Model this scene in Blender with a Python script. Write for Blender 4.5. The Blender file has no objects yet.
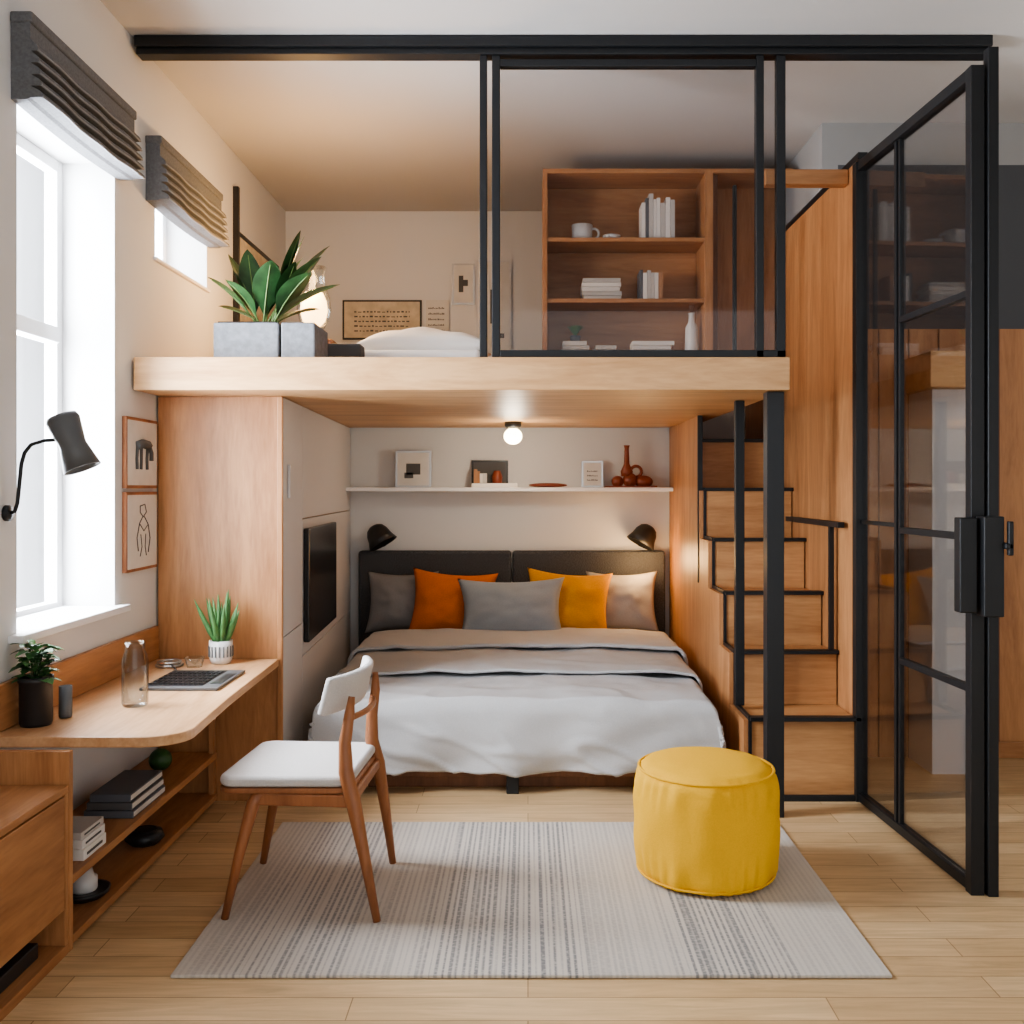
import bpy, bmesh, math, random
from mathutils import Vector, Matrix, noise
random.seed(7)
C = bpy.context.scene.collection

# ---------------------------------------------------------------- materials
def newmat(name):
    m = bpy.data.materials.new(name); m.use_nodes = True
    nt = m.node_tree; b = nt.nodes['Principled BSDF']
    return m, nt, b
def L(nt, a, b): nt.links.new(a, b)
def plain(name, col, rough=.5, metal=0., bump=0., bscale=200., var=0., emit=None, es=0., spec=None, trans=0.):
    m, nt, b = newmat(name)
    b.inputs['Base Color'].default_value = (*col, 1)
    b.inputs['Roughness'].default_value = rough
    b.inputs['Metallic'].default_value = metal
    if spec is not None: b.inputs['Specular IOR Level'].default_value = spec
    if trans: b.inputs['Transmission Weight'].default_value = trans
    if emit:
        b.inputs['Emission Color'].default_value = (*emit, 1)
        b.inputs['Emission Strength'].default_value = es
    tc = nt.nodes.new('ShaderNodeTexCoord')
    n = nt.nodes.new('ShaderNodeTexNoise'); n.inputs['Scale'].default_value = bscale
    n.inputs['Detail'].default_value = 3
    L(nt, tc.outputs['Object'], n.inputs['Vector'])
    if bump:
        bp = nt.nodes.new('ShaderNodeBump'); bp.inputs['Strength'].default_value = bump
        bp.inputs['Distance'].default_value = .01
        L(nt, n.outputs['Fac'], bp.inputs['Height']); L(nt, bp.outputs['Normal'], b.inputs['Normal'])
    if var:
        n2 = nt.nodes.new('ShaderNodeTexNoise'); n2.inputs['Scale'].default_value = bscale*.6
        L(nt, tc.outputs['Object'], n2.inputs['Vector'])
        r = nt.nodes.new('ShaderNodeValToRGB')
        r.color_ramp.elements[0].color = (*[c*(1-var) for c in col], 1); r.color_ramp.elements[0].position = .3
        r.color_ramp.elements[1].color = (*[min(1, c*(1+var)) for c in col], 1); r.color_ramp.elements[1].position = .7
        L(nt, n2.outputs['Fac'], r.inputs['Fac']); L(nt, r.outputs['Color'], b.inputs['Base Color'])
    return m
def wood(name, c1, c2, axis='X', rough=.42, s=1.0):
    m, nt, b = newmat(name)
    tc = nt.nodes.new('ShaderNodeTexCoord')
    mp = nt.nodes.new('ShaderNodeMapping')
    sc = {'X': (.9, 7, 7), 'Y': (7, .9, 7), 'Z': (7, 7, .9)}[axis]
    mp.inputs['Scale'].default_value = [v*s for v in sc]
    L(nt, tc.outputs['Object'], mp.inputs['Vector'])
    n1 = nt.nodes.new('ShaderNodeTexNoise'); n1.inputs['Scale'].default_value = 1.0
    n1.inputs['Detail'].default_value = 8; n1.inputs['Roughness'].default_value = .62; n1.inputs['Distortion'].default_value = 1.6
    L(nt, mp.outputs['Vector'], n1.inputs['Vector'])
    n2 = nt.nodes.new('ShaderNodeTexNoise'); n2.inputs['Scale'].default_value = 12
    n2.inputs['Detail'].default_value = 4
    L(nt, mp.outputs['Vector'], n2.inputs['Vector'])
    mx = nt.nodes.new('ShaderNodeMath'); mx.operation = 'MULTIPLY_ADD'
    mx.inputs[1].default_value = .35; L(nt, n2.outputs['Fac'], mx.inputs[0]); L(nt, n1.outputs['Fac'], mx.inputs[2])
    r = nt.nodes.new('ShaderNodeValToRGB')
    r.color_ramp.elements[0].position = .44; r.color_ramp.elements[0].color = (*c2, 1)
    r.color_ramp.elements[1].position = .82; r.color_ramp.elements[1].color = (*c1, 1)
    L(nt, mx.outputs[0], r.inputs['Fac'])
    n3 = nt.nodes.new('ShaderNodeTexNoise'); n3.inputs['Scale'].default_value = .35; L(nt, mp.outputs['Vector'], n3.inputs['Vector'])
    r3 = nt.nodes.new('ShaderNodeValToRGB'); r3.color_ramp.elements[0].position = .35; r3.color_ramp.elements[0].color = (.86,.84,.82,1)
    r3.color_ramp.elements[1].position = .65; r3.color_ramp.elements[1].color = (1.05,1.05,1.05,1)
    L(nt, n3.outputs['Fac'], r3.inputs['Fac'])
    mm = nt.nodes.new('ShaderNodeMix'); mm.data_type = 'RGBA'; mm.blend_type = 'MULTIPLY'; mm.inputs['Factor'].default_value = 1
    L(nt, r.outputs['Color'], mm.inputs['A']); L(nt, r3.outputs['Color'], mm.inputs['B'])
    L(nt, mm.outputs['Result'], b.inputs['Base Color'])
    b.inputs['Roughness'].default_value = rough
    bp = nt.nodes.new('ShaderNodeBump'); bp.inputs['Strength'].default_value = .12; bp.inputs['Distance'].default_value = .004
    L(nt, n2.outputs['Fac'], bp.inputs['Height']); L(nt, bp.outputs['Normal'], b.inputs['Normal'])
    return m
def glassmat(name, tint=(.86,.87,.88), k=.35, base=.03):
    m = bpy.data.materials.new(name); m.use_nodes = True; nt = m.node_tree
    nt.nodes.clear()
    o = nt.nodes.new('ShaderNodeOutputMaterial'); mx = nt.nodes.new('ShaderNodeMixShader')
    t = nt.nodes.new('ShaderNodeBsdfTransparent'); g = nt.nodes.new('ShaderNodeBsdfGlossy')
    t.inputs['Color'].default_value = (*tint, 1); g.inputs['Roughness'].default_value = .03
    lw = nt.nodes.new('ShaderNodeLayerWeight'); lw.inputs['Blend'].default_value = .2
    ad = nt.nodes.new('ShaderNodeMath'); ad.operation = 'MULTIPLY_ADD'; ad.inputs[1].default_value = k; ad.inputs[2].default_value = base
    L(nt, lw.outputs['Fresnel'], ad.inputs[0]); L(nt, ad.outputs[0], mx.inputs[0])
    L(nt, t.outputs[0], mx.inputs[1]); L(nt, g.outputs[0], mx.inputs[2]); L(nt, mx.outputs[0], o.inputs[0])
    return m

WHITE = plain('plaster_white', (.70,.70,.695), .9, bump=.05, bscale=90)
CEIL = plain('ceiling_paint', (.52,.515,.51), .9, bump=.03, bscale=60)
BANDG = plain('painted_shade_grey', (.30,.30,.30), .9, bump=.03, bscale=60)  # shade painted in: ceiling tone darkened where these walls catch more light
TRIMW = plain('trim_white', (.84,.84,.85), .5)
GREYW = plain('grey_wall', (.075,.079,.088), .85, bump=.04, bscale=80)
PANELW = plain('cabinet_white', (.62,.625,.64), .5)
O1, O2 = (.54,.275,.125), (.33,.145,.058)
WZ = wood('oak_vertical', O1, O2, 'Z'); WX = wood('oak_horizontal', O1, O2, 'X'); WY = wood('oak_depth', O1, O2, 'Y')
SLABM = wood('slab_oak', (.70,.435,.22), (.48,.26,.11), 'X')
DESKM = wood('desk_oak', (.68,.42,.235), (.48,.26,.12), 'Y')
RISER = wood('riser_oak', (.58,.32,.145), (.38,.18,.07), 'X')
DARKW = wood('walnut', (.24,.105,.05), (.13,.052,.022), 'Z')
CHW = wood('chair_wood', (.40,.165,.072), (.23,.088,.036), 'Z', .4)
BLACK = plain('black_metal', (.018,.020,.023), .42, .3)
BLK2 = plain('black_plastic', (.02,.02,.022), .4)
SCREEN = plain('screen_black', (.012,.012,.014), .25)
GREYM = plain('grey_lamp', (.12,.125,.13), .45, .1)
CONC = plain('concrete', (.20,.21,.23), .85, bump=.2, bscale=60, var=.18)
DUV = plain('duvet_cotton', (.50,.505,.515), .95, bump=.12, bscale=300, var=.04)
DUV2 = plain('coverlet_cotton', (.46,.468,.48), .95, bump=.12, bscale=300, var=.04)
SHEET = plain('sheet_white', (.76,.75,.74), .95, bump=.05, bscale=100)
ORANGE = plain('orange_fabric', (.56,.15,.02), .9, bump=.15, bscale=260, var=.08)
MUST = plain('mustard_fabric', (.66,.31,.025), .9, bump=.15, bscale=260, var=.08)
GREYF = plain('grey_fabric', (.30,.34,.38), .95, bump=.12, bscale=260, var=.04)
TAUPE = plain('dove_grey_fabric', (.22,.22,.225), .95, bump=.15, bscale=260, var=.06)
TAUPE2 = plain('light_taupe_fabric', (.38,.36,.34), .95, bump=.15, bscale=260, var=.06)
HEADB = plain('charcoal_fabric', (.07,.073,.08), .95, bump=.3, bscale=260, var=.5)
YEL = plain('yellow_pouf', (.84,.47,.03), .85, bump=.2, bscale=350, var=.04)
SEATM = plain('seat_fabric', (.60,.585,.575), .95, bump=.15, bscale=300, var=.05)
CER = plain('ceramic_white', (.72,.71,.70), .3)
PAPER = plain('paper', (.66,.64,.60), .8, var=.05, bscale=20)
PAPER2 = plain('paper_tan', (.58,.50,.38), .8, var=.15, bscale=30)
INK = plain('ink', (.10,.10,.10), .8)
REDC = plain('terracotta', (.24,.06,.03), .4)
LEAF = plain('leaf_green', (.03,.09,.03), .4, var=.4, bscale=25)
LEAF2 = plain('aloe_green', (.09,.23,.08), .5, var=.25, bscale=60)
SOIL = plain('soil', (.03,.02,.015), .95)
GL = glassmat('pane_glass', (.86,.86,.865), .22, .02)
GLD = glassmat('door_glass', (.91,.91,.915), .28, .015)
GLW = glassmat('window_glass', (.97,.98,1), .2)
GLC = glassmat('clear_glass', (.90,.92,.93), .55, .02)
BULB = plain('bulb_warm', (1,.85,.6), .4, emit=(1,.78,.45), es=14)
BULB2 = plain('lamp_glow', (1,.8,.5), .4, emit=(1,.60,.24), es=6)
NICK = plain('metal_brushed', (.5,.5,.5), .3, .9)

# floor
def floor_mat():
    m, nt, b = newmat('floor_oak_planks')
    tc = nt.nodes.new('ShaderNodeTexCoord')
    br = nt.nodes.new('ShaderNodeTexBrick')
    br.offset = .37; br.inputs['Scale'].default_value = 1
    br.inputs['Brick Width'].default_value = 1.25; br.inputs['Row Height'].default_value = .115
    br.inputs['Mortar Size'].default_value = .0016; br.inputs['Bias'].default_value = 0
    br.inputs['Color1'].default_value = (.72,.53,.32,1); br.inputs['Color2'].default_value = (.57,.39,.215,1)
    br.inputs['Mortar'].default_value = (.32,.20,.10,1)
    L(nt, tc.outputs['Object'], br.inputs['Vector'])
    mp = nt.nodes.new('ShaderNodeMapping'); mp.inputs['Scale'].default_value = (1.2,14,1)
    L(nt, tc.outputs['Object'], mp.inputs['Vector'])
    n = nt.nodes.new('ShaderNodeTexNoise'); n.inputs['Scale'].default_value = 2.2; n.inputs['Detail'].default_value = 8; n.inputs['Distortion'].default_value = 1.2
    n.inputs['Roughness'].default_value = .62
    L(nt, mp.outputs['Vector'], n.inputs['Vector'])
    r = nt.nodes.new('ShaderNodeValToRGB')
    r.color_ramp.elements[0].position = .3; r.color_ramp.elements[0].color = (.78,.75,.70,1)
    r.color_ramp.elements[1].position = .7; r.color_ramp.elements[1].color = (1.08,1.07,1.04,1)
    L(nt, n.outputs['Fac'], r.inputs['Fac'])
    mx = nt.nodes.new('ShaderNodeMix'); mx.data_type = 'RGBA'; mx.blend_type = 'MULTIPLY'; mx.inputs['Factor'].default_value = 1
    L(nt, br.outputs['Color'], mx.inputs['A']); L(nt, r.outputs['Color'], mx.inputs['B'])
    L(nt, mx.outputs['Result'], b.inputs['Base Color'])
    b.inputs['Roughness'].default_value = .42
    return m
FLOORM = floor_mat()
def rug_mat():
    m, nt, b = newmat('woven_striped_rug')
    tc = nt.nodes.new('ShaderNodeTexCoord'); sp = nt.nodes.new('ShaderNodeSeparateXYZ')
    L(nt, tc.outputs['Object'], sp.inputs[0])
    mr = nt.nodes.new('ShaderNodeMapRange'); mr.inputs['From Min'].default_value = -.98; mr.inputs['From Max'].default_value = 1.0
    L(nt, sp.outputs['X'], mr.inputs['Value'])
    band = nt.nodes.new('ShaderNodeValToRGB'); cr = band.color_ramp
    stops = [(0,.1),(.05,.35),(.10,.65),(.22,.7),(.24,.35),(.33,.4),(.36,.75),(.57,.85),(.59,.3),(.70,.25),(.72,.8),(.86,.75),(.885,.25),(1,.15)]
    cr.elements[0].position = 0; cr.elements[0].color = (stops[0][1],)*3+(1,)
    cr.elements[1].position = 1; cr.elements[1].color = (stops[-1][1],)*3+(1,)
    for p, v in stops[1:-1]:
        e = cr.elements.new(p); e.color = (v, v, v, 1)
    L(nt, mr.outputs['Result'], band.inputs['Fac'])
    wv = nt.nodes.new('ShaderNodeMath'); wv.operation = 'MULTIPLY'; wv.inputs[1].default_value = 2*math.pi/.0185
    L(nt, sp.outputs['X'], wv.inputs[0])
    si = nt.nodes.new('ShaderNodeMath'); si.operation = 'SINE'; L(nt, wv.outputs[0], si.inputs[0])
    mp = nt.nodes.new('ShaderNodeMapping'); mp.inputs['Scale'].default_value = (48, .5, 0)
    L(nt, tc.outputs['Object'], mp.inputs['Vector'])
    n = nt.nodes.new('ShaderNodeTexNoise'); n.inputs['Scale'].default_value = 1; n.inputs['Detail'].default_value = 2
    L(nt, mp.outputs['Vector'], n.inputs['Vector'])
    sm = nt.nodes.new('ShaderNodeMath'); sm.operation = 'MULTIPLY_ADD'; sm.inputs[1].default_value = .16
    L(nt, si.outputs[0], sm.inputs[0]); L(nt, n.outputs['Fac'], sm.inputs[2])
    r1 = nt.nodes.new('ShaderNodeMapRange'); r1.inputs['From Min'].default_value = .42; r1.inputs['From Max'].default_value = .64
    L(nt, sm.outputs[0], r1.inputs['Value'])
    mp2 = nt.nodes.new('ShaderNodeMapping'); mp2.inputs['Scale'].default_value = (60, 100, 0)
    L(nt, tc.outputs['Object'], mp2.inputs['Vector'])
    n2 = nt.nodes.new('ShaderNodeTexNoise'); n2.inputs['Scale'].default_value = 1; n2.inputs['Detail'].default_value = 1
    L(nt, mp2.outputs['Vector'], n2.inputs['Vector'])
    r2 = nt.nodes.new('ShaderNodeMapRange'); r2.inputs['From Min'].default_value = .35; r2.inputs['From Max'].default_value = .55
    r2.inputs['To Min'].default_value = .5
    L(nt, n2.outputs['Fac'], r2.inputs['Value'])
    a = nt.nodes.new('ShaderNodeMath'); a.operation = 'MULTIPLY'; L(nt, r1.outputs[0], a.inputs[0]); L(nt, r2.outputs[0], a.inputs[1])
    c = nt.nodes.new('ShaderNodeMath'); c.operation = 'MULTIPLY'; L(nt, a.outputs[0], c.inputs[0]); L(nt, band.outputs['Color'], c.inputs[1])
    mx = nt.nodes.new('ShaderNodeMix'); mx.data_type = 'RGBA'
    mx.inputs['A'].default_value = (.58,.535,.48,1); mx.inputs['B'].default_value = (.15,.155,.17,1)
    L(nt, c.outputs[0], mx.inputs['Factor']); L(nt, mx.outputs['Result'], b.inputs['Base Color'])
    b.inputs['Roughness'].default_value = .95
    bp = nt.nodes.new('ShaderNodeBump'); bp.inputs['Strength'].default_value = .5; bp.inputs['Distance'].default_value = .004
    L(nt, n2.outputs['Fac'], bp.inputs['Height']); L(nt, bp.outputs['Normal'], b.inputs['Normal'])
    return m
RUGM = rug_mat()
SHADEM = plain('roman_shade_fabric', (.15,.155,.165), .95, bump=.2, bscale=180, var=.15)
SHADEP = plain('roman_shade_piping', (.27,.275,.285), .95, bump=.1, bscale=180)

# ---------------------------------------------------------------- geometry helper
ROOTS = []
def group(name):
    e = bpy.data.objects.new(name, None); C.objects.link(e); e.empty_display_size = .1
    ROOTS.append(e); return e
class G:
    def __init__(s): s.bm = bmesh.new(); s.mats = []
    def mi(s, m):
        if m not in s.mats: s.mats.append(m)
        return s.mats.index(m)
    def face(s, vs, m, smooth=False):
        try: f = s.bm.faces.new(vs)
        except ValueError: return
        f.material_index = s.mi(m); f.smooth = smooth
    def box(s, x0, x1, y0, y1, z0, z1, m):
        v = [s.bm.verts.new(p) for p in [(x0,y0,z0),(x1,y0,z0),(x1,y1,z0),(x0,y1,z0),(x0,y0,z1),(x1,y0,z1),(x1,y1,z1),(x0,y1,z1)]]
        for q in [(3,2,1,0),(4,5,6,7),(0,1,5,4),(1,2,6,5),(2,3,7,6),(3,0,4,7)]: s.face([v[i] for i in q], m)
        return s
    def beam(s, p0, p1, w, h, m, up=(0,0,1)):
        p0, p1 = Vector(p0), Vector(p1); d = (p1-p0).normalized(); u = Vector(up)
        if abs(d.dot(u)) > .95: u = Vector((0,1,0))
        r = d.cross(u).normalized(); u = r.cross(d).normalized()
        v = []
        for p in (p0, p1):
            for a, b in ((-1,-1),(1,-1),(1,1),(-1,1)): v.append(s.bm.verts.new(p+r*a*w/2+u*b*h/2))
        for q in [(3,2,1,0),(4,5,6,7),(0,1,5,4),(1,2,6,5),(2,3,7,6),(3,0,4,7)]: s.face([v[i] for i in q], m)
        return s
    def prism(s, pts, z0, z1, m):
        lo = [s.bm.verts.new((x,y,z0)) for x,y in pts]; hi = [s.bm.verts.new((x,y,z1)) for x,y in pts]
        s.face(lo[::-1], m); s.face(hi, m); n = len(pts)
        for i in range(n): s.face([lo[i], lo[(i+1)%n], hi[(i+1)%n], hi[i]], m)
        return s
    def tube(s, pts, rad, m, seg=12, flat=1.0, cap=True):
        pts = [Vector(p) for p in pts]; n = len(pts)
        if not isinstance(rad, (list, tuple)): rad = [rad]*n
        rings = []; prev = None
        for i, p in enumerate(pts):
            d = (pts[min(i+1,n-1)]-pts[max(i-1,0)]).normalized()
            if prev is None:
                u = Vector((0,1,0)) if abs(d.y) < .9 else Vector((0,0,1))
            else: u = prev
            r = d.cross(u).normalized(); u = r.cross(d).normalized(); prev = u
            rings.append([s.bm.verts.new(p+(r*math.cos(a)*flat+u*math.sin(a))*rad[i]) for a in [2*math.pi*k/seg for k in range(seg)]])
        for i in range(n-1):
            for k in range(seg):
                s.face([rings[i][k], rings[i][(k+1)%seg], rings[i+1][(k+1)%seg], rings[i+1][k]], m, True)
        if cap: s.face(rings[0][::-1], m); s.face(rings[-1], m)
        return s
    def lathe(s, o, prof, m, seg=32, M=None, wob=None):
        o = Vector(o); rings = []
        for r, z in prof:
            ring = []
            for k in range(seg):
                a = 2*math.pi*k/seg; rr = r
                if wob: rr += wob(a, r, z)
                p = Vector((rr*math.cos(a), rr*math.sin(a), z))
                if M: p = M @ p
                ring.append(s.bm.verts.new(o+p))
            rings.append(ring)
        for i in range(len(prof)-1):
            for k in range(seg):
                s.face([rings[i][k], rings[i][(k+1)%seg], rings[i+1][(k+1)%seg], rings[i+1][k]], m, True)
        if prof[0][0] > 1e-4: s.face(rings[0][::-1], m)
        if prof[-1][0] > 1e-4: s.face(rings[-1], m)
        return s
    def sphere(s, o, r, m, sc=(1,1,1), seg=20):
        prof = [(math.sin(math.pi*i/12)*r+1e-5, -math.cos(math.pi*i/12)*r) for i in range(13)]
        return s.lathe(o, prof, m, seg, Matrix.Diagonal(sc))
    def torus(s, o, R, r, m, M=None, seg=32):
        pts = []
        for k in range(seg+1):
            a = 2*math.pi*k/seg; p = Vector((R*math.cos(a), R*math.sin(a), 0))
            if M: p = M @ p
            pts.append(Vector(o)+p)
        return s.tube(pts, r, m, 8)
    def grid(s, f, nu, nv, m, smooth=True, closed=False):
        V = [[s.bm.verts.new(f(i/nu, j/nv)) for j in range(nv+1)] for i in range(nu+1)]
        for i in range(nu):
            for j in range(nv): s.face([V[i][j], V[i+1][j], V[i+1][j+1], V[i][j+1]], m, smooth)
        return s
    def out(s, name, parent=None, bevel=0, seg=2, sub=0, solid=0, merge=False):
        if merge: bmesh.ops.remove_doubles(s.bm, verts=s.bm.verts, dist=1e-4)
        bmesh.ops.recalc_face_normals(s.bm, faces=s.bm.faces)
        me = bpy.data.meshes.new(name); s.bm.to_mesh(me); s.bm.free()
        for m in s.mats: me.materials.append(m)
        o = bpy.data.objects.new(name, me); C.objects.link(o)
        if solid: q = o.modifiers.new('t','SOLIDIFY'); q.thickness = solid
        if bevel:
            q = o.modifiers.new('b','BEVEL'); q.width = bevel; q.segments = seg; q.limit_method = 'ANGLE'; q.harden_normals = False
        if sub: q = o.modifiers.new('s','SUBSURF'); q.levels = sub; q.render_levels = sub
        if parent: o.parent = parent
        else: ROOTS.append(o)
        return o
def B(name, args, m, parent=None, bevel=.004, seg=2): return G().box(*args, m).out(name, parent, bevel, seg)

CEILZ = 3.17; XL = -1.60; YB = 6.60
# ---------------------------------------------------------------- room shell
B('floor', (-1.86, 3.7, -2.2, 6.8, -.1, 0), FLOORM, bevel=0)
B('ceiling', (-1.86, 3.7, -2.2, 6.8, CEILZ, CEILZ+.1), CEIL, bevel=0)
g = G(); X0, X1 = -1.86, XL
g.box(X0,X1,-2.2,3.13,0,CEILZ,WHITE).box(X0,X1,3.13,3.87,0,.866,WHITE).box(X0,X1,3.13,3.87,2.60,CEILZ,WHITE)
g.box(X0,X1,3.87,4.29,0,CEILZ,WHITE).box(X0,X1,4.29,4.98,0,2.32,WHITE).box(X0,X1,4.29,4.98,2.75,CEILZ,WHITE).box(X0,X1,4.98,6.8,0,CEILZ,WHITE)
g.out('wall_left')
B('wall_back', (XL,1.47,YB,6.8,0,CEILZ), WHITE, bevel=0)
g = G(); g.box(1.47,1.55,5.0,6.8,0,CEILZ,BANDG); g.out('wall_stairwell')
g = G(); g.box(1.55,3.7,5.0,5.1,0,2.14,WZ).box(1.55,3.7,5.0,5.1,2.14,2.96,GREYW).box(1.55,3.7,5.0,5.1,2.96,CEILZ,BANDG)
for i in range(14): g.box(1.60+i*.15,1.605+i*.15,4.992,5.0,0,2.14,DARKW)
g.out('wall_back_right')
B('wall_right', (3.6,3.7,-2.2,5.0,0,CEILZ), WHITE, bevel=0)
B('baseboard_back_right', (2.2,3.6,4.975,4.991,0,.08), WX)

# windows
def window(name, y0, y1, z0, z1, mull):
    e = group(name); X = -1.82; t = .045
    g = G()
    g.box(X-.03,X+.02,y0,y0+t,z0,z1,TRIMW).box(X-.03,X+.02,y1-t,y1,z0,z1,TRIMW)
    g.box(X-.03,X+.02,y0+t,y1-t,z0,z0+t,TRIMW).box(X-.03,X+.02,y0+t,y1-t,z1-t,z1,TRIMW)
    for z in mull: g.box(X-.03,X+.03,y0+t,y1-t,z-.03,z+.03,TRIMW)
    if mull: g.box(X-.02,X+.015,(y0+y1)/2-.012,(y0+y1)/2+.012,z0+t,z1-t,TRIMW)
    g.out('sash_frame', e, .004)
    G().box(X-.008,X-.004,y0+t,y1-t,z0+t,z1-t,GLW).out('pane', e)
    return e
window('window_1', 3.13, 3.87, .866, 2.60, [1.93])
window('window_2', 4.29, 4.98, 2.32, 2.75, [])
B('trim_window_sill', (-1.795,-1.555,3.08,3.92,.866,.892), TRIMW)
B('trim_window_sill_small', (-1.795,-1.585,4.27,5.0,2.32,2.335), TRIMW)

# roman shades: flat top panel, then stacked saw-tooth pleats with piped edges
def shade(name, y0, y1):
    e = group(name); g = G()
    pr = [(.002,2.79),(.060,2.79),(.062,2.78),(.062,2.735)]
    z = 2.735; NF = 5; fh = .036; crease = []
    for k in range(NF):
        bul = .024+.004*k
        for t in (.15,.4,.7,.92,1.0):
            pr.append((.062+bul*math.sin(t*math.pi*.62)/math.sin(math.pi*.5), z-fh*t))
        crease.append(pr[-1]); z -= fh
        pr.append((.064, z-.001))
    pr += [(.05,z-.006),(.002,z-.006)]
    n = 48
    def sag(u,zz): return zz - .012*math.sin(math.pi*u)*max(0,2.735-zz)/.18
    def puff(u,x): return x + (.006*math.sin(u*math.pi*3)**2 if x > .07 else 0)
    rows = []
    for i in range(n+1):
        u = i/n; y = y0+(y1-y0)*u
        rows.append([g.bm.verts.new((XL+puff(u,x), y, sag(u,zz))) for x, zz in pr])
    for i in range(n):
        for j in range(len(pr)-1): g.face([rows[i][j],rows[i+1][j],rows[i+1][j+1],rows[i][j+1]], SHADEM, False)
    for r_ in (rows[0], rows[-1]):
        for j in range(1,len(pr)-2):
            a_ = g.bm.verts.new((XL+.002, r_[j].co.y, r_[j].co.z)); b_ = g.bm.verts.new((XL+.002, r_[j].co.y, r_[j+1].co.z))
            g.face([r_[j], r_[j+1], b_, a_], SHADEM)
    g.out('fabric_folds', e)
    g = G()
    for x,zz in crease:
        g.tube([(XL+puff(i/24,x)+.001, y0+(y1-y0)*i/24, sag(i/24,zz)+.002) for i in range(25)], .0035, SHADEP, 6)
    g.out('pleat_piping', e)
    G().box(XL+.001,XL+.070,y0-.006,y1+.006,2.785,2.82,SHADEM).out('headrail', e, .006)
shade('roman_shade', 3.09, 3.91); shade('roman_shade', 4.18, 5.02)

# ---------------------------------------------------------------- loft
B('loft_platform', (-1.59,1.056,4.03,6.59,1.741,1.874), SLABM, bevel=.003)
e = group('built_in_wardrobe')
g = G(); g.prism([(-1.59,4.30),(-1.075,4.30),(-1.19,6.59),(-1.59,6.59)],0,1.739,WZ); g.out('carcass', e)
g = G()
def pt(y): return -1.058-(y-4.30)*.112/2.29
def sp(y0,y1,z0,z1,t0,t1,m):
    g.prism([(pt(y0)-t0,y0),(pt(y0)+t1,y0),(pt(y1)+t1,y1),(pt(y1)-t0,y1)],z0,z1,m)
sp(4.303,4.80,.70,1.738,.016,0,PANELW); sp(4.805,6.59,1.20,1.738,.016,0,PANELW); sp(4.805,6.59,.0,.535,.016,0,PANELW)
sp(4.303,4.80,.0,.695,.016,0,PANELW); sp(4.805,6.59,.54,1.195,.016,0,PANELW)
g.out('white_doors', e, .002)
g = G(); sp(4.42,4.44,1.30,1.45,-.001,.014,PANELW); g.out('door_pull', e, .003)
g = G(); sp(4.82,5.74,.60,1.15,-.001,.03,SCREEN); g.out('wall_television', None, .006)
B('trim_wardrobe_edge', (-1.075,-1.052,4.285,4.302,0,1.739), WZ)

# framing: ceiling track and sliding screens
e = group('sliding_glass_screen')
g = G()
g.box(-1.585,1.87,4.02,4.13,3.125,3.168,BLACK).box(-1.585,1.87,4.04,4.11,3.10,3.125,BLACK)
g.out('ceiling_track', e, .003)
g = G()
def st(x0,x1,z0=1.876,z1=3.10,y0=4.05,y1=4.09): g.box(x0,x1,y0,y1,z0,z1,BLACK)
st(-.196,-.166); st(-.146,-.113); st(.925,.956); st(1.008,1.044)
g.box(-.113,.925,4.05,4.09,3.055,3.085,BLACK).box(-.113,1.044,4.05,4.09,1.876,1.905,BLACK)
g.out('frame_stiles', e, .003)
G().box(-.11,.924,4.066,4.072,1.905,3.055,GL).out('pane', e)
G().box(.957,1.007,4.066,4.072,1.905,3.08,GL).out('pane_narrow', e)

# support posts
B('steel_post', (.976,1.046,4.08,4.15,0,1.739), BLACK, bevel=.003)
B('steel_post', (.935,.975,4.50,4.54,.366,1.739), BLACK, bevel=.003)

# ---------------------------------------------------------------- staircase
e = group('staircase')
S = [(.346,4.31),(.583,4.62),(.83,4.86),(1.072,5.16),(1.33,5.41),(1.607,5.70)]
g = G(); pz = 0
for i,(z,y) in enumerate(S):
    g.box(.965,1.425,y,6.58,pz,z-.001,RISER); pz = z
g.out('step_blocks', e)
g = G(); pz = 0
for z,y in S:
    g.box(.955,1.43,y-.025,y+.02,z-.002,z+.016,BLACK)
    g.box(.950,.964,y-.006,y+.006,pz,z,BLACK)
    pz = z
for i,(z,y) in enumerate(S):
    y2 = S[i+1][1] if i < 5 else 6.3
    g.box(.950,.964,y,y2,z-.002,z+.016,BLACK)
g.box(.95,1.425,4.29,4.31,0,.025,BLACK)
g.out('black_nosings', e, .002)
g = G()
g.box(.93,.949,5.47,6.58,.0,1.739,WZ)
pz=0
for i,(z,y) in enumerate(S[:5]):
    g.box(.93,.949,y,5.47,pz,z,WZ); pz=z
g.out('side_panel', e)
G().box(.925,.95,5.44,5.465,.83,1.739,BLACK).out('panel_edge_bar', e)
B('wall_stair_wood', (1.432,1.468,4.36,6.59,0,2.77), WZ, bevel=0)
g = G(); g.beam((1.45,4.33,2.785),(1.45,5.9,2.785),.04,.03,BLACK); g.out('trim_stair_wall_cap')
e = group('stair_handrail'); g = G()
g.beam((1.40,4.47,1.18),(1.40,5.38,1.18),.03,.025,BLACK); g.beam((1.40,4.62,1.17),(1.40,4.62,.60),.022,.022,BLACK)
for y in (4.75,5.3): g.beam((1.40,y,1.18),(1.432,y,1.18),.015,.015,BLACK)
g.out('rail', e, .002)
B('trim_stair_beam', (1.06,1.43,4.46,4.52,2.70,2.768), WX)

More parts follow.
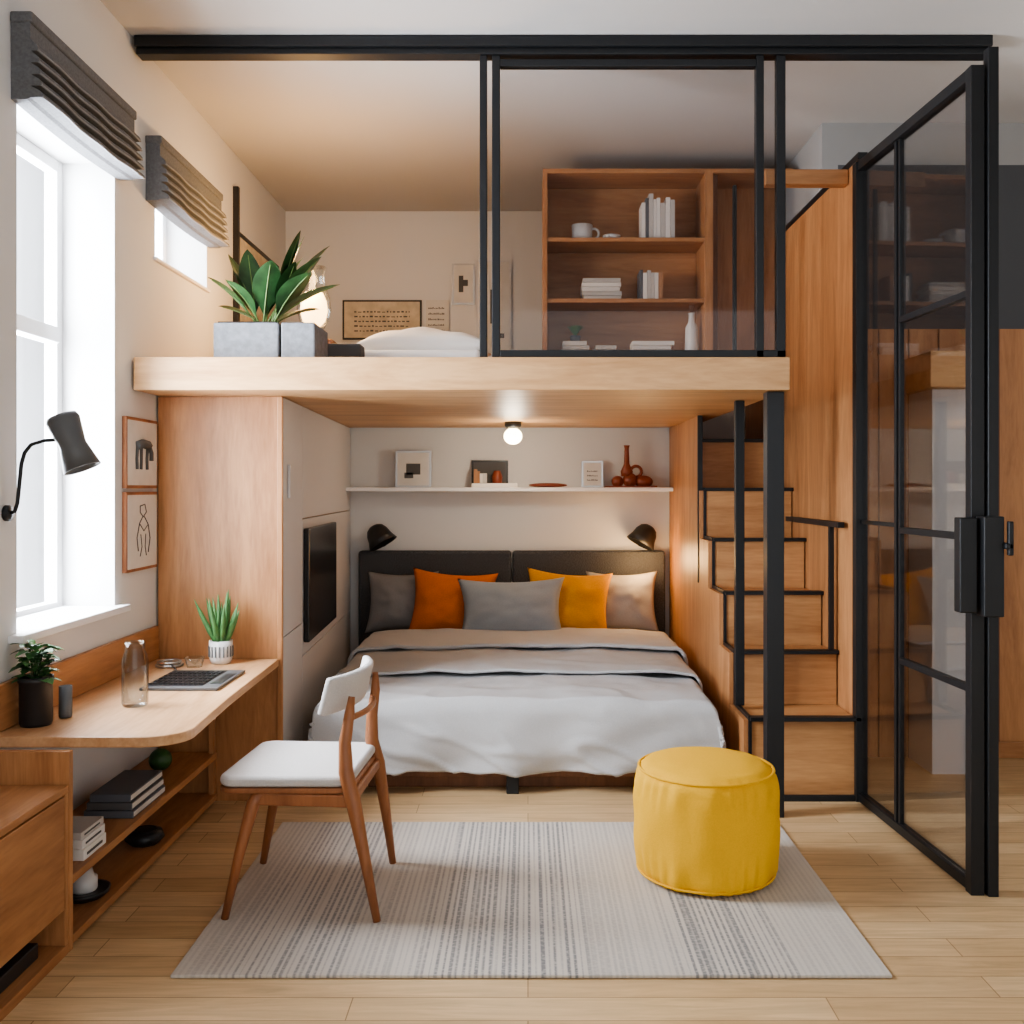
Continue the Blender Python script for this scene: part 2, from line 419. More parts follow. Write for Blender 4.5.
# ---------------------------------------------------------------- glass partition right
e = group('glass_partition_door')
A = Vector((1.431,4.31,0)); Bp = Vector((1.486,3.325,0))
def on(t,z): p = A.lerp(Bp,t); return (p.x,p.y,z)
g = G()
H = 2.745; T2 = .39
for t,w in ((0,.05),(T2,.024),(T2+.03,.018),(1,.045)): g.beam(on(t,0.0),on(t,H),w,w,BLACK)
for z,w in ((.022,.035),(H-.02,.04)): g.beam(on(0,z),on(1,z),w,w,BLACK)
for z in (2.00,1.182,.675): g.beam(on(T2+.03,z),on(.98,z),.024,.024,BLACK)
g.beam(on(.03,1.20),on(T2,1.20),.016,.016,BLACK)
g.out('frame', e, .002)
g = G(); g.beam(on(.02,H/2),on(.98,H/2),.006,H-.08,GLD); g.out('pane', e)
g = G(); g.box(1.515,1.55,3.29,3.33,0,2.80,BLACK); g.out('jamb_post', e, .003)
g = G(); g.box(1.405,1.462,3.25,3.30,.94,1.25,BLACK).box(1.47,1.535,3.22,3.285,.93,1.255,BLACK)
g.box(1.54,1.556,3.20,3.22,1.13,1.24,BLACK).box(1.53,1.556,3.2,3.27,1.15,1.17,BLACK)
g.out('pull_handle', e, .004)
B('hall_partition', (1.90,2.13,4.70,4.99,0,1.81), PANELW, bevel=0)
B('hall_wood_beam', (1.86,2.12,4.62,4.99,1.812,1.98), SLABM)

# ---------------------------------------------------------------- loft contents
e = group('bookcase')
g = G(); x0,x1,y0,y1 = .08,1.0,5.40,5.70
g.box(x0,x0+.025,y0,y1,1.875,3.07,WZ).box(x1-.045,x1,y0,y1,1.875,3.07,WZ)
g.box(x0+.025,x1-.045,y0,y1,3.045,3.07,WX).box(x0+.025,x1-.045,y1-.015,y1,1.875,3.045,WX)
for z in (2.70,2.37,2.075): g.box(x0+.025,x1-.045,y0+.01,y1-.015,z-.022,z,WX)
g.box(x0+.025,x1-.045,y0+.01,y0+.03,1.875,2.053,WX)
g.box(x1,1.43,y0,y1,3.045,3.07,WX).box(x1,1.43,y1-.02,y1,1.876,3.045,WZ).box(x1,1.03,y0+.03,y1-.02,1.876,3.045,DARKW)
g.out('carcass', e, .002)
B('loft_balustrade_post', (1.025,1.045,5.0,5.02,1.875,2.86), BLACK)
BC = [plain('book_a',(.75,.73,.70),.7),plain('book_b',(.55,.53,.50),.7),plain('book_c',(.12,.13,.15),.7),plain('book_d',(.42,.22,.12),.7),plain('book_e',(.82,.80,.76),.7)]
def vbooks(g, x, y, z, n, hmin=.16, hmax=.23, d=.14):
    for i in range(n):
        w = random.uniform(.016,.03); h = random.uniform(hmin,hmax); m = random.choice(BC)
        g.box(x,x+w,y,y+d,z,z+h,m); x += w+.001
def hbooks(g, x, y, z, n, w=.2, d=.14, t=.024):
    for i in range(n):
        o = random.uniform(-.012,.012); m = random.choice(BC[:2]+BC[4:])
        g.box(x+o,x+o+w-random.uniform(0,.02),y,y+d,z,z+t-.002,m); z += t
g = G(); vbooks(g,.62,5.45,2.701,8,.19,.255); vbooks(g,.61,5.45,2.371,6,.12,.17)
hbooks(g,.30,5.45,2.371,5,.22); hbooks(g,.19,5.45,2.076,3,.15); hbooks(g,.36,5.45,2.076,2,.12); hbooks(g,.57,5.45,2.076,3,.23)
g.out('shelf_books', None, .0015)
g = G(); g.lathe((.30,5.55,2.701),[(.04,0),(.055,.03),(.058,.10),(.052,.10),(.048,.03),(.001,.01)],CER)
g.torus((.365,5.55,2.755),.028,.007,CER,Matrix.Rotation(math.pi/2,3,'X')); g.out('ceramic_mug')
g = G(); g.lathe((.46,5.5,2.701),[(.03,0),(.045,.012),(.05,.03),(.045,.03),(.001,.012)],CER); g.out('serving_bowl')
g = G(); g.lathe((.90,5.50,2.076),[(.03,0),(.038,.03),(.034,.15),(.018,.18),(.016,.22),(.02,.23)],CER)
for k in range(4): g.tube([(.90,5.5,2.28),(.90+.007*(k-1.5),5.5,2.34),(.90+.014*(k-1.5),5.49,2.38)],.003,DARKW,6)
g.out('reed_vase')

MIDR = plain('leaf_midrib', (.14,.23,.07), .5)
def leaf(g, base, az, L_, W, rise, droop, m, fold=.25, n=12, start=0.0, stem=.25, rib=False):
    base = Vector(base); h = Vector((math.cos(az), math.sin(az), 0)); s = Vector((-math.sin(az), math.cos(az), 0))
    pts = []
    for i in range(n+1):
        t = i/n
        p = base + h*(L_*(t**1.15)*math.cos(rise)) + Vector((0,0,1))*(L_*t*math.sin(rise) - droop*t*t)
        if t < stem: w = .004
        else:
            q = (t-stem)/(1-stem); w = W*.5*(math.sin(math.pi*min(1,q**.75))**.8)+.001
        pts.append((p,w))
    rows = []
    for i,(p,w) in enumerate(pts):
        up = Vector((0,0,1))*w*fold
        rows.append([g.bm.verts.new(p-s*w+up), g.bm.verts.new(p-s*w*.5+up*.35), g.bm.verts.new(p), g.bm.verts.new(p+s*w*.5+up*.35), g.bm.verts.new(p+s*w+up)])
    for i in range(n):
        for j in range(4): g.face([rows[i][j],rows[i+1][j],rows[i+1][j+1],rows[i][j+1]], m, True)
    if rib: g.tube([p for p,w in pts[:-1]], [.004*(1-.7*i/n)+.0008 for i in range(n)], MIDR, 6)
g = G()
g.lathe((.26,5.5,2.15),[(.025,0),(.03,.03),(.001,.031)],BC[2])
for k in range(16): leaf(g,(.26,5.5,2.175),k*2.4,.09,.035,.9+.3*random.random(),.02,LEAF2,n=6,stem=.1)
g.out('potted_succulent')

e = group('potted_rubber_plant')
g = G()
for a,b in ((-1.30,-1.03),(-1.02,-.88)):
    g.box(a,b,4.13,4.40,1.876,2.03,CONC)
g.out('concrete_planter', e, .006)
G().box(-1.285,-1.045,4.145,4.385,2.03,2.036,SOIL).out('soil', e)
g = G()
spec = [(-1.12,.15,.50,.11,1.0,.06),(-1.10,.4,.46,.12,1.25,.03),(-1.10,-.25,.44,.12,1.0,.08),(-1.15,2.9,.40,.11,1.2,.05),(-1.15,3.4,.34,.11,.9,.06),
        (-1.12,1.4,.34,.11,1.3,.03),(-1.13,-1.1,.36,.12,1.15,.07),(-1.16,2.2,.40,.11,1.3,.03),(-1.09,-.6,.38,.12,.9,.09),(-1.11,.05,.40,.11,.7,.07),(-1.14,-2.4,.30,.10,1.0,.07),(-1.09,-.1,.46,.12,1.3,.03),(-1.12,3.0,.26,.10,.6,.05),(-1.1,.8,.3,.10,.6,.06),(-1.08,-.4,.34,.11,1.25,.05),(-1.14,.6,.42,.11,1.1,.05)]
for x,az,l,w,r,d in spec: leaf(g,(x,4.27,2.03),az,l,w,r,d,LEAF,stem=.22,rib=True)
g.out('leaves', e)

e = group('table_lamp')
g = G(); g.lathe((-1.07,5.0,2.07),[(.06,0),(.06,.015),(.02,.03),(.015,.08),(.03,.09)],NICK); g.out('base', e)
g = G(); g.lathe((-1.07,5.0,2.15),[(.03,0),(.055,.03),(.068,.08),(.062,.13),(.045,.17)],BULB2)
g.out('glowing_shade', e)
g = G(); g.lathe((-1.07,5.0,2.15),[(.05,-.01),(.072,.03),(.085,.09),(.078,.15),(.06,.20),(.05,.25),(.06,.30)],GLC); g.out('glass_cover', e)
B('side_table', (-1.3,-.95,4.85,5.2,1.876,2.068), DARKW)
B('storage_box', (-.91,-.74,4.42,4.54,1.876,1.985), plain('dark_box',(.09,.09,.095),.7), bevel=.008)
e = group('loft_mattress')
G().box(-.85,-.20,4.56,6.4,1.876,1.98,SHEET).out('mattress', e, .04, 5)
def pillow(g, c, w, h, t, M, m, seed=0, pinch=.10, bulge=.42):
    c = Vector(c)
    for sgn in (1,-1):
        def f(u,v):
            a = 2*u-1; b = 2*v-1
            x = a*w/2*(1-pinch*(1-b*b)); y = b*h/2*(1-pinch*1.1*(1-a*a))
            th = t/2*(max(0,(1-a**2)*(1-b**2)))**bulge
            nz = noise.noise(Vector((a*2.0+seed,b*2.0,seed*3.1)))*.08+noise.noise(Vector((a*4+seed,b*4,seed)))*.03
            rad = math.sin(math.atan2(b,a)*8+seed)*.035*(a*a+b*b)
            return c + M @ Vector((x, y, sgn*th*(1+nz*2.2+rad*1.6)))
        g.grid(f,32,32,m)
g = G(); pillow(g,(-.50,4.95,2.03),.62,.55,.20,Matrix.Rotation(.05,3,'X'),SHEET,3); g.out('duvet_mound', e, merge=True)

# pictures
def wallpic_back(name, x0,x1,z0,z1, y, fm, pm, art, fw=.012):
    g = G(); g.box(x0,x1,y-.02,y,z0,z1,fm).box(x0+fw,x1-fw,y-.023,y-.02,z0+fw,z1-fw,pm)
    w,h = x1-x0, z1-z0
    for a,b,c,d in art: g.box(x0+a*w,x0+b*w,y-.025,y-.023,z0+c*h,z0+d*h,INK)
    return g.out(name)
def textrows(n=4, x0=.15, x1=.85, z0=.2, z1=.8, k=12):
    r = []
    for i in range(n):
        z = z0+(z1-z0)*i/n; x = x0
        while x < x1:
            w = random.uniform(.015,.05); r.append((x,min(x+w,x1),z,z+(z1-z0)/n*random.uniform(.15,.35))); x += w+.02
    return r
wallpic_back('framed_print', -1.22,-.70,2.32,2.58,6.598,BLK2,PAPER2,textrows(5))
wallpic_back('framed_print', -.67,-.52,2.35,2.58,6.598,PAPER,PAPER,textrows(5,.1,.8,.1,.9))
wallpic_back('framed_print', -.50,-.35,2.55,2.82,6.598,NICK,PAPER,[(.3,.5,.3,.7),(.5,.7,.45,.6)])
wallpic_back('framed_print', -.34,-.11,2.20,2.84,6.598,PANELW,PAPER,[(.4,.45,.35,.7),(.5,.8,.2,.25)])
g = G(); g.box(XL+.001,XL+.02,5.45,6.35,2.2,2.75,BLK2).box(XL+.02,XL+.023,5.48,6.32,2.23,2.72,PAPER2)
g.box(XL+.001,XL+.03,5.42,5.45,2.2,2.98,BLK2); g.out('framed_poster')
def wallpic_left(name,y0,y1,z0,z1,arts):
    g = G(); g.box(XL+.001,XL+.018,y0,y1,z0,z1,CHW).box(XL+.018,XL+.020,y0+.012,y1-.012,z0+.012,z1-.012,PAPER)
    for pts,r in arts:
        g.tube([(XL+.021,y0+(y1-y0)*a,z0+(z1-z0)*b) for a,b in pts],r,INK,6)
    g.out(name)
# standing animal silhouette / line-drawn figure
wallpic_left('framed_sketch',3.94,4.27,1.345,1.63,[([(.27,.60),(.45,.64),(.66,.62)],.020),([(.66,.62),(.74,.52),(.74,.40)],.013),([(.30,.60),(.28,.42),(.29,.27)],.009),([(.42,.58),(.42,.42),(.41,.27)],.009),([(.62,.58),(.60,.42),(.61,.27)],.009)])
wallpic_left('framed_sketch',3.94,4.27,1.01,1.33,[([(.40,.82),(.55,.84),(.60,.74),(.50,.68),(.40,.74),(.40,.82)],.0025),([(.48,.68),(.38,.60),(.30,.42),(.34,.25)],.0025),([(.54,.68),(.66,.58),(.72,.40),(.66,.22)],.0025),([(.38,.60),(.52,.50),(.66,.58)],.002),([(.42,.46),(.46,.30),(.40,.18)],.002),([(.58,.46),(.56,.30),(.60,.18)],.002)])

# ---------------------------------------------------------------- desk wall sconce
e = group('wall_sconce'); g = G()
g.lathe((-1.598,3.06,1.27),[(.025,0),(.025,.012),(.008,.016)],BLACK,20,Matrix.Rotation(math.pi/2,3,'Y'))
g.tube([(-1.585,3.06,1.27),(-1.57,3.06,1.275),(-1.562,3.06,1.30),(-1.55,3.06,1.42),(-1.54,3.06,1.455),(-1.52,3.06,1.48),(-1.48,3.06,1.492),(-1.43,3.06,1.495)],.006,BLACK)
g.out('arm', e)
g = G(); Ms = Matrix.Rotation(math.radians(-22),3,'Y')
g.lathe((-1.395,3.06,1.485),[(.001,.088),(.045,.088),(.050,.075),(.040,.0),(.040,-.01),(.056,-.085),(.051,-.085),(.036,-.01),(.001,.02)],GREYM,28,Ms)
g.out('shade', e)

# ---------------------------------------------------------------- desk
e = group('built_in_desk')
g = G(); pts = [(-1.598,2.94)]
cx,cy,r = -1.14,3.06,.12
for k in range(9):
    a = -math.pi/2+ (math.pi/2)*k/8; pts.append((cx+r*math.cos(a), cy+r*math.sin(a)))
pts += [(-1.045,3.5),(-1.066,4.28),(-1.598,4.28)]
g.prism(pts,.583,.615,DESKM); g.out('desk_top', e, .004)
g = G(); g.box(-1.598,-1.578,2.0,4.28,.617,.757,WY); g.out('upstand', e, .002)
g = G(); g.box(-1.598,-1.33,2.90,2.925,0,.582,WZ); g.out('end_panel', e, .002)
g = G(); g.box(-1.598,-1.33,2.926,4.28,.19,.215,WY).box(-1.598,-1.33,2.926,4.28,.015,.04,WY).box(-1.598,-1.345,2.926,4.28,0,.014,DARKW)
g.box(-1.36,-1.335,4.255,4.28,.04,.582,WZ); g.out('open_shelves', e, .002)
e = group('drawer_cabinet'); g = G()
g.box(-1.598,-1.33,1.9,2.895,.465,.487,WY).box(-1.598,-1.33,1.9,2.895,.0,.03,WY).box(-1.598,-1.35,1.9,2.895,.13,.15,WY)
g.box(-1.598,-1.35,1.9,1.92,.03,.465,WZ).box(-1.598,-1.33,2.875,2.895,.03,.465,WZ).box(-1.598,-1.58,1.92,2.875,.03,.465,DARKW)
g.out('carcass', e, .002)
g = G(); g.box(-1.35,-1.33,2.385,2.872,.135,.460,WY).box(-1.35,-1.33,1.9,2.38,.135,.460,WY); g.out('drawer_fronts', e, .003)
B('magazine_stack', (-1.56,-1.37,2.5,2.80,.031,.075), BLK2)

# desk objects
e = group('laptop'); g = G()
g.box(-1.40,-1.12,3.60,3.96,.616,.626,GREYM)
g.box(-1.395,-1.185,3.64,3.94,.626,.6275,BLK2)
for i in range(5):
    for j in range(11): g.box(-1.39+j*.0185,-1.375+j*.0185,3.66+i*.052,3.70+i*.052,.6275,.631,BLACK)
g.box(-1.17,-1.13,3.68,3.88,.626,.6275,BLK2)
g.out('keyboard_deck', e, .002)
g = G(); g.lathe((-1.32,3.36,.616),[(.038,0),(.043,.01),(.043,.15),(.032,.19),(.032,.215),(.029,.215),(.029,.19),(.039,.15),(.039,.015),(.001,.012)],GLC); g.out('glass_carafe')
g = G(); g.lathe((-1.36,4.08,.616),[(.03,0),(.04,.04),(.037,.04),(.001,.008)],GLC)
g.out('glass_dish')
g = G(); g.torus((-1.47,4.10,.622),.05,.006,NICK).torus((-1.47,4.10,.634),.045,.005,NICK); g.tube([(-1.47,4.10,.63),(-1.42,4.02,.622),(-1.40,3.98,.620)],.004,BLK2); g.out('coiled_cable')
e = group('potted_aloe'); g = G()
g.lathe((-1.28,4.17,.616),[(.038,0),(.046,.02),(.048,.095),(.043,.095),(.04,.085),(.001,.083)],CER)
for k in range(18): 
    a = k/18*2*math.pi; g.box(-1.28+.047*math.cos(a)-.003,-1.28+.047*math.cos(a)+.003,4.17+.047*math.sin(a)-.003,4.17+.047*math.sin(a)+.003,.645,.69,GREYM)
g.out('pot', e)
g = G()
for k in range(17):
    a = k*2.4; l = random.uniform(.12,.21); tl = random.uniform(.05,.5)
    b = Vector((-1.28+.015*math.cos(a),4.17+.015*math.sin(a),.695)); d = Vector((math.cos(a)*math.sin(tl),math.sin(a)*math.sin(tl),math.cos(tl)))
    g.tube([b,b+d*l*.35,b+d*l*.7+Vector((0,0,.008)),b+d*l*.9+Vector((0,0,.014)),b+d*l+Vector((0,0,.02))],[.011,.012,.009,.004,.001],LEAF2,8)
g.out('leaves', e)
e = group('potted_herb'); g = G()
g.lathe((-1.52,3.09,.616),[(.044,0),(.048,.01),(.048,.13),(.052,.135),(.052,.15),(.044,.15),(.001,.14)],BLK2)
g.out('pot', e); g = G()
for k in range(90):
    a = random.uniform(0,6.28); r_ = random.uniform(.0,.05)
    leaf(g,(-1.52+.7*r_*math.cos(a),3.09+.7*r_*math.sin(a),.75+random.uniform(0,.11)),a,.05,.036,random.uniform(.1,1.1),.02,LEAF2 if k%3 else LEAF,n=6,stem=.15)
for k in range(6): g.tube([(-1.52,3.09,.75),(-1.52+.02*math.cos(k),3.09+.02*math.sin(k),.83)],.002,LEAF,6)
g.out('foliage', e)
g = G(); g.lathe((-1.475,3.19,.616),[(.018,0),(.02,.005),(.02,.10),(.018,.10),(.017,.01),(.001,.008)],GREYM); g.out('tumbler')
g = G(); g.lathe((-1.66,3.20,.893),[(.012,0),(.02,.01),(.02,.08),(.008,.11),(.008,.15)],NICK); g.out('sill_bottle')
g = G(); z = .216
for i in range(3): g.box(-1.52+.01*i,-1.35-.005*i,3.42,3.72,z,z+.026,[BC[2],GREYM,BC[2]][i]); g.box(-1.51+.01*i,-1.348-.005*i,3.425,3.715,z+.005,z+.021,PAPER); z += .028
g.out('book_stack', None, .002)
g = G(); zz = .216
for i,(c_,t_) in enumerate(((BC[4],.034),(BC[0],.028),(BC[1],.022))):
    g.box(-1.48+.006*i,-1.345-.004*i,3.03,3.19,zz,zz+t_,c_); g.box(-1.47,-1.343-.004*i,3.05,3.16,zz+t_*.35,zz+t_*.6,INK); zz += t_+.0005
g.out('book_stack', None, .002)
g = G(); g.sphere((-1.47,4.0,.26),.045,LEAF,(1,1,.98)); g.out('moss_ball')
g = G(); g.lathe((-1.41,3.68,.041),[(.05,0),(.07,.02),(.06,.045),(.04,.05),(.001,.05)],BLK2); g.torus((-1.41,3.68,.085),.04,.008,BLK2); g.out('black_headphones')
g = G(); g.lathe((-1.42,3.20,.041),[(.06,0),(.075,.012),(.08,.025),(.07,.025),(.001,.015)],BLK2); g.out('dark_tray')
g = G(); g.lathe((-1.42,3.20,.057),[(.035,0),(.04,.01),(.04,.045),(.03,.05),(.025,.07),(.001,.07)],CER); g.out('white_jar')

# ---------------------------------------------------------------- chair
e = group('dining_chair')
g = G()
g.tube([(-.94,3.10,.012),(-.895,3.11,.22),(-.86,3.13,.36),(-.83,3.14,.405)],[.012,.017,.022,.022],CHW,12)
g.tube([(-.943,3.56,.012),(-.905,3.55,.22),(-.88,3.53,.36),(-.86,3.52,.405)],[.012,.017,.022,.022],CHW,12)
g.tube([(-.465,3.08,.012),(-.505,3.095,.2),(-.545,3.11,.38),(-.568,3.12,.46),(-.572,3.125,.55),(-.56,3.14,.64),(-.555,3.15,.69)],[.012,.018,.025,.024,.020,.016,.010],CHW,12)
g.tube([(-.481,3.56,.012),(-.505,3.55,.2),(-.53,3.53,.38),(-.55,3.52,.46),(-.548,3.515,.55),(-.535,3.51,.64),(-.535,3.505,.70)],[.012,.018,.025,.024,.020,.016,.010],CHW,12)
g.out('legs_and_uprights', e)
g = G()
g.beam((-.85,3.13,.375),(-.545,3.115,.372),.02,.04,CHW); g.beam((-.87,3.52,.375),(-.53,3.525,.372),.02,.04,CHW)
g.beam((-.86,3.13,.38),(-.88,3.52,.38),.02,.035,CHW); g.beam((-.545,3.12,.38),(-.53,3.52,.38),.02,.035,CHW)
g.out('rails', e, .006)
g = G()
pts = []
for (cx,cy,a0) in ((-.60,3.16,-90),(-.585,3.50,0),(-.90,3.52,90),(-.92,3.16,180)):
    for k in range(7):
        a = math.radians(a0+15*k); pts.append((cx+.05*math.cos(a),cy+.05*math.sin(a)))
g.prism(pts,.395,.412,CHW); g.out('seat_base', e, .004)
g = G(); g.prism(pts,.413,.448,SEATM); g.out('seat_cushion', e, .015, 4)
def bk(off,zz0,zz1):
    def f(u,v):
        ang = (u-.5)*1.35
        y = 3.32+.22*math.sin(ang)/math.sin(.675)
        x = -.60+.06*(math.cos(ang)-math.cos(.675))/(1-math.cos(.675))+ (u-.5)*.05
        return Vector((x+off+(v-.5)*.03, y, zz0+(zz1-zz0)*v))
    return f
g = G(); g.grid(bk(0,.635,.752),20,4,SEATM); g.out('backrest_pad',e,solid=.026,bevel=.009,seg=3)
g = G(); g.tube([bk(.012,.605,.625)(i/12,.5) for i in range(2,11)],.010,CHW,10); g.out('back_rail', e)

# ---------------------------------------------------------------- pouf
e = group('round_pouf'); g = G()
prof = [(.001,.008),(.10,.006),(.20,.006),(.228,.014),(.240,.04),(.246,.09),(.249,.15),(.250,.20),(.249,.26),(.246,.31),(.240,.350),(.228,.372),(.205,.388),(.15,.400),(.08,.405),(.001,.406)]
def wob(a,r,z):
    w = 0
    if r > .15: 
        edge = max(0,1-abs(z-.33)/.07)+max(0,1-abs(z-.05)/.10)
        w += .0050*edge*math.sin(a*24+3*math.sin(a*5)); w += .007*noise.noise(Vector((math.cos(a)*3,math.sin(a)*3,z*9)))
    return w
pp = []
for i in range(len(prof)-1):
    for k in range(3): t = k/3; pp.append((prof[i][0]*(1-t)+prof[i+1][0]*t, prof[i][1]*(1-t)+prof[i+1][1]*t))
pp.append(prof[-1])
PX,PY = .618,3.48
g.lathe((PX,PY,.006),pp,YEL,160,None,wob); g.out('body', e, merge=True)
g = G(); g.torus((PX,PY,.378),.231,.005,YEL,seg=64); g.torus((PX,PY,.03),.236,.004,YEL,seg=64); g.out('piping', e)

B('striped_rug', (-.982,1.0,2.744,4.0,.001,.011), RUGM, bevel=.003)

# ---------------------------------------------------------------- bed
e = group('double_bed')
g = G()
for x0,x1 in ((-1.105,-.108),(-.102,.895)): g.box(x0,x1,6.50,6.585,.12,.934,HEADB)
g.out('headboard', e, .02, 4)
g = G(); g.box(-.80,.68,4.45,6.49,.06,.19,DARKW).box(-.72,.60,4.50,6.4,.0,.06,DARKW); g.out('bed_frame', e, .004)
g = G(); g.box(-.095,-.04,4.395,4.445,0,.19,BLACK); g.out('centre_leg', e, .003)
G().box(-.89,.77,4.44,6.49,.19,.385,SHEET).out('mattress', e, .05, 5)
def drape(xc, W, y0, y1, top, drop, flare, frontdrop=True, seed=0., amp=1.):
    hw = W/2; Ld = y1-y0
    def f(u,v):
        s = (2*u-1)*(hw+drop)
        t = (-drop if frontdrop else 0) + v*(Ld+(drop if frontdrop else 0))
        ds = max(abs(s)-hw,0); dt = max(-t,0)
        d = (ds**3+dt**3)**(1/3)
        x = max(-hw,min(hw,s)); y = max(0,t)
        sg = 1 if s > 0 else -1
        k = min(d/drop,1.15)
        z = top - d*min(1,(d/.07))**.6 if d < .07 else top-d
        fold = (.022*math.sin(y*17+seed)+.022*noise.noise(Vector((x*4,y*5,seed))))*k*amp
        foldf = (.014*math.sin(x*9+seed+2*math.sin(x*3)+k*1.5)+.034*noise.noise(Vector((x*4+k*1.2,seed,k*1.5)))+.020*(1-min(1,abs(noise.noise(Vector((x*5-k*2.5,seed,k*1.6))))*5)))*k*amp
        if ds > 0: x += sg*(flare*k*(1.0) + fold + (.03*(1-k)*min(1,ds/.05)))
        if dt > 0: y -= flare*.5*k + foldf + .03*(1-k)*min(1,dt/.05)
        q = noise.noise(Vector((s*1.5+t*2.2+seed,t*1.2-s,3)))
        q2 = noise.noise(Vector((s*2.6-t*1.1,t*2.6+s*.8+seed,7)))
        wr = .014*noise.noise(Vector((s*2.2+seed,t*3,1)))+.008*noise.noise(Vector((s*6,t*4+seed,2)))+.003*noise.noise(Vector((s*14,t*12,seed))) + .009*(1-min(1,abs(q)*4)) + .007*(1-min(1,abs(q2)*4))
        crown = .018*(1-(min(abs(s)/hw,1))**4)
        z += wr*amp + crown*(1 if d == 0 else max(0,1-d/.05))
        z = max(z, top-drop-.005+.012*noise.noise(Vector((x*3,y*3,5))))
        return Vector((xc+x, y0+y, z))
    return f
g = G(); g.grid(drape(-.055,1.70,4.41,6.05,.400,.31,.055,seed=1.3),180,170,DUV); g.out('duvet', e, solid=.012)
g = G(); g.grid(drape(-.055,1.715,4.86,5.98,.425,.24,.055,False,seed=4.1,amp=.7),130,80,DUV2); g.out('coverlet', e, solid=-.014)
g = G(); g.grid(drape(-.055,1.73,5.45,6.06,.452,.20,.055,False,seed=7.7,amp=.6),120,50,DUV); g.out('folded_top', e, solid=-.02)
def pil(name, x, y, z, w, h, t, lean, yaw, m, seed, roll=0):
    g = G(); M = Matrix.Rotation(math.radians(yaw),3,'Z') @ Matrix.Rotation(math.radians(90-lean),3,'X') @ Matrix.Rotation(math.radians(roll),3,'Z')
    pillow(g,(x,y,z),w,h,t,M,m,seed,.13,.5); g.out(name,None,merge=True)
pil('throw_pillow',-.80,6.36,.62,.46,.40,.20,16,0,TAUPE,1)
pil('throw_pillow',.60,6.36,.62,.46,.40,.20,16,0,TAUPE2,2)
pil('throw_pillow',-.47,6.22,.615,.54,.45,.20,20,0,ORANGE,3,-4)
pil('throw_pillow',.25,6.22,.615,.54,.45,.20,20,0,MUST,4,-4)
pil('throw_pillow',-.10,6.06,.60,.66,.42,.20,24,0,GREYF,5,1)

# bed reading sconces
for x,yaw in ((-.96,1),(.75,-1)):
    e = group('reading_sconce'); g = G()
    g.lathe((x,6.598,.99),[(.035,0),(.035,.012),(.008,.014)],BLACK,20,Matrix.Rotation(math.pi/2,3,'X'))
    g.tube([(x,6.585,.99),(x,6.54,.99),(x,6.50,1.02)],.009,BLACK); g.out('mount', e)
    Mh = Matrix.Rotation(math.radians(-30*yaw),3,'Y') @ Matrix.Rotation(math.radians(-8),3,'X')
    g = G(); g.lathe((x,6.46,1.03),[(.001,.082),(.03,.078),(.055,.062),(.072,.03),(.080,-.01),(.098,-.055),(.092,-.055),(.06,.01),(.001,.03)],BLK2,28,Mh)
    g.out('shade', e)

# niche shelf
B('wall_shelf', (-1.165,.925,6.36,6.598,1.322,1.347), TRIMW)
def leanpic(name,x0,x1,z1,y,fm,pm,art):
    wallpic_back(name,x0,x1,1.348,z1,y,fm,pm,art)
leanpic('picture_frame',-.86,-.63,1.585,6.52,NICK,PAPER,[(.3,.7,.35,.65),(.25,.5,.25,.4)])
leanpic('picture_frame',-.37,-.13,1.525,6.58,BLK2,INK,[])
g = G(); vbooks(g,-.35,6.46,1.376,4,.06,.10,.05); g.lathe((-.2,6.5,1.376),[(.03,0),(.035,.04),(.02,.08),(.001,.08)],REDC); hbooks(g,-.37,6.42,1.348,1,.3,.12,.028); g.out('shelf_trinkets', None, .001)
g = G(); g.sphere((.13,6.48,1.362),.014,REDC,(9,3.5,1)); g.out('terracotta_dish')
leanpic('picture_frame',.35,.49,1.52,6.54,NICK,PAPER,textrows(3,.25,.75,.25,.75))
g = G()
g.sphere((.58,6.48,1.385),.04,REDC,(1,1,.95)).sphere((.66,6.48,1.395),.048,REDC,(1,1,1)).sphere((.75,6.48,1.385),.05,REDC,(1.2,1,.8))
g.lathe((.64,6.48,1.42),[(.035,0),(.04,.03),(.018,.08),(.014,.18),(.02,.20),(.001,.20)],REDC,20)
g.torus((.70,6.48,1.45),.035,.01,REDC,Matrix.Rotation(math.pi/2,3,'X')); g.box(.5,.83,6.42,6.54,1.348,1.358,REDC)
g.out('terracotta_sculpture')
e = group('ceiling_light'); g = G(); g.lathe((-.09,6.0,1.74),[(.05,0),(.05,-.025),(.03,-.04)],BLACK,24); g.out('canopy', e)
g = G(); g.sphere((-.09,6.0,1.655),.055,BULB,(1,1,.9)); g.out('globe', e)

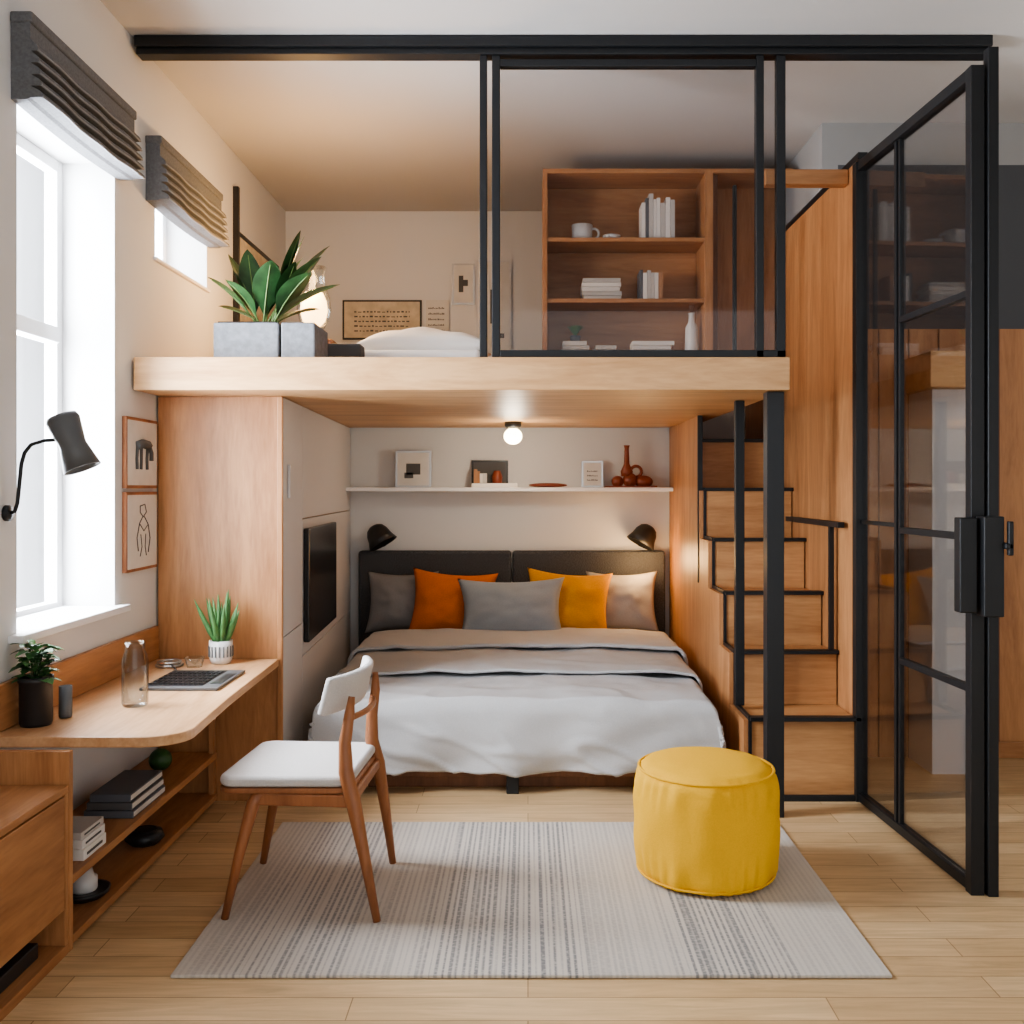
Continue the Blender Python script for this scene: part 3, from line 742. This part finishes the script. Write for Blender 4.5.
# ---------------------------------------------------------------- lights
def light(kind,name,loc,energy,col,**k):
    l = bpy.data.lights.new(name,kind); l.energy = energy; l.color = col
    for a,b in k.items():
        if a != 'rot': setattr(l,a,b)
    o = bpy.data.objects.new(name,l); o.location = loc
    if 'rot' in k: o.rotation_euler = k['rot']
    C.objects.link(o); return o
light('AREA','window_daylight',(-1.95,3.5,1.75),215,(.94,.97,1),shape='RECTANGLE',size=1.7,size_y=.75,rot=(0,-math.pi/2,0))
light('AREA','window_daylight_small',(-1.95,4.63,2.55),28,(.94,.97,1),shape='RECTANGLE',size=.4,size_y=.65,rot=(0,-math.pi/2,0))
light('POINT','table_lamp_light',(-1.07,4.86,2.42),26,(1,.57,.23),shadow_soft_size=.08)
light('POINT','ceiling_bulb_light',(-.09,5.90,1.52),6,(1,.90,.76),shadow_soft_size=.06)
light('POINT','sconce_light',(.72,6.30,.90),7,(1,.60,.26),shadow_soft_size=.08)
light('POINT','hall_fill_light',(2.4,3.8,2.7),8,(1,.93,.84),shadow_soft_size=.15)  # added fill without a fixture, brightens the hall behind the glass
light('SUN','sun',(0,0,5),1.1,(1,.95,.88),angle=.3,rot=(math.radians(50),0,math.radians(-42)))
w = bpy.data.worlds.new('world'); bpy.context.scene.world = w; w.use_nodes = True
bg = w.node_tree.nodes['Background']; bg.inputs[0].default_value = (.97,.985,1,1); bg.inputs[1].default_value = 1.75
try: bpy.context.scene.view_settings.look = 'AgX - Medium High Contrast'
except Exception: pass

# set empties at their contents
for r in ROOTS:
    if r.type == 'EMPTY':
        cs = [c for c in r.children]
        pts = [c.matrix_local @ Vector(b) for c in cs for b in c.bound_box]
        if pts:
            mn = Vector([min(p[i] for p in pts) for i in range(3)]); mx = Vector([max(p[i] for p in pts) for i in range(3)])
            o = Vector(((mn.x+mx.x)/2,(mn.y+mx.y)/2,mn.z)); r.location = o
            for c in cs: c.location = -o

cam = bpy.data.cameras.new('camera'); co = bpy.data.objects.new('camera', cam); C.objects.link(co)
co.location = (0,0,1.35); co.rotation_euler = (math.pi/2,0,0)
cam.sensor_width = 36; cam.lens = 35.16; cam.shift_x = -.0156; cam.shift_y = -.0244; cam.clip_start = .05
bpy.context.scene.camera = co
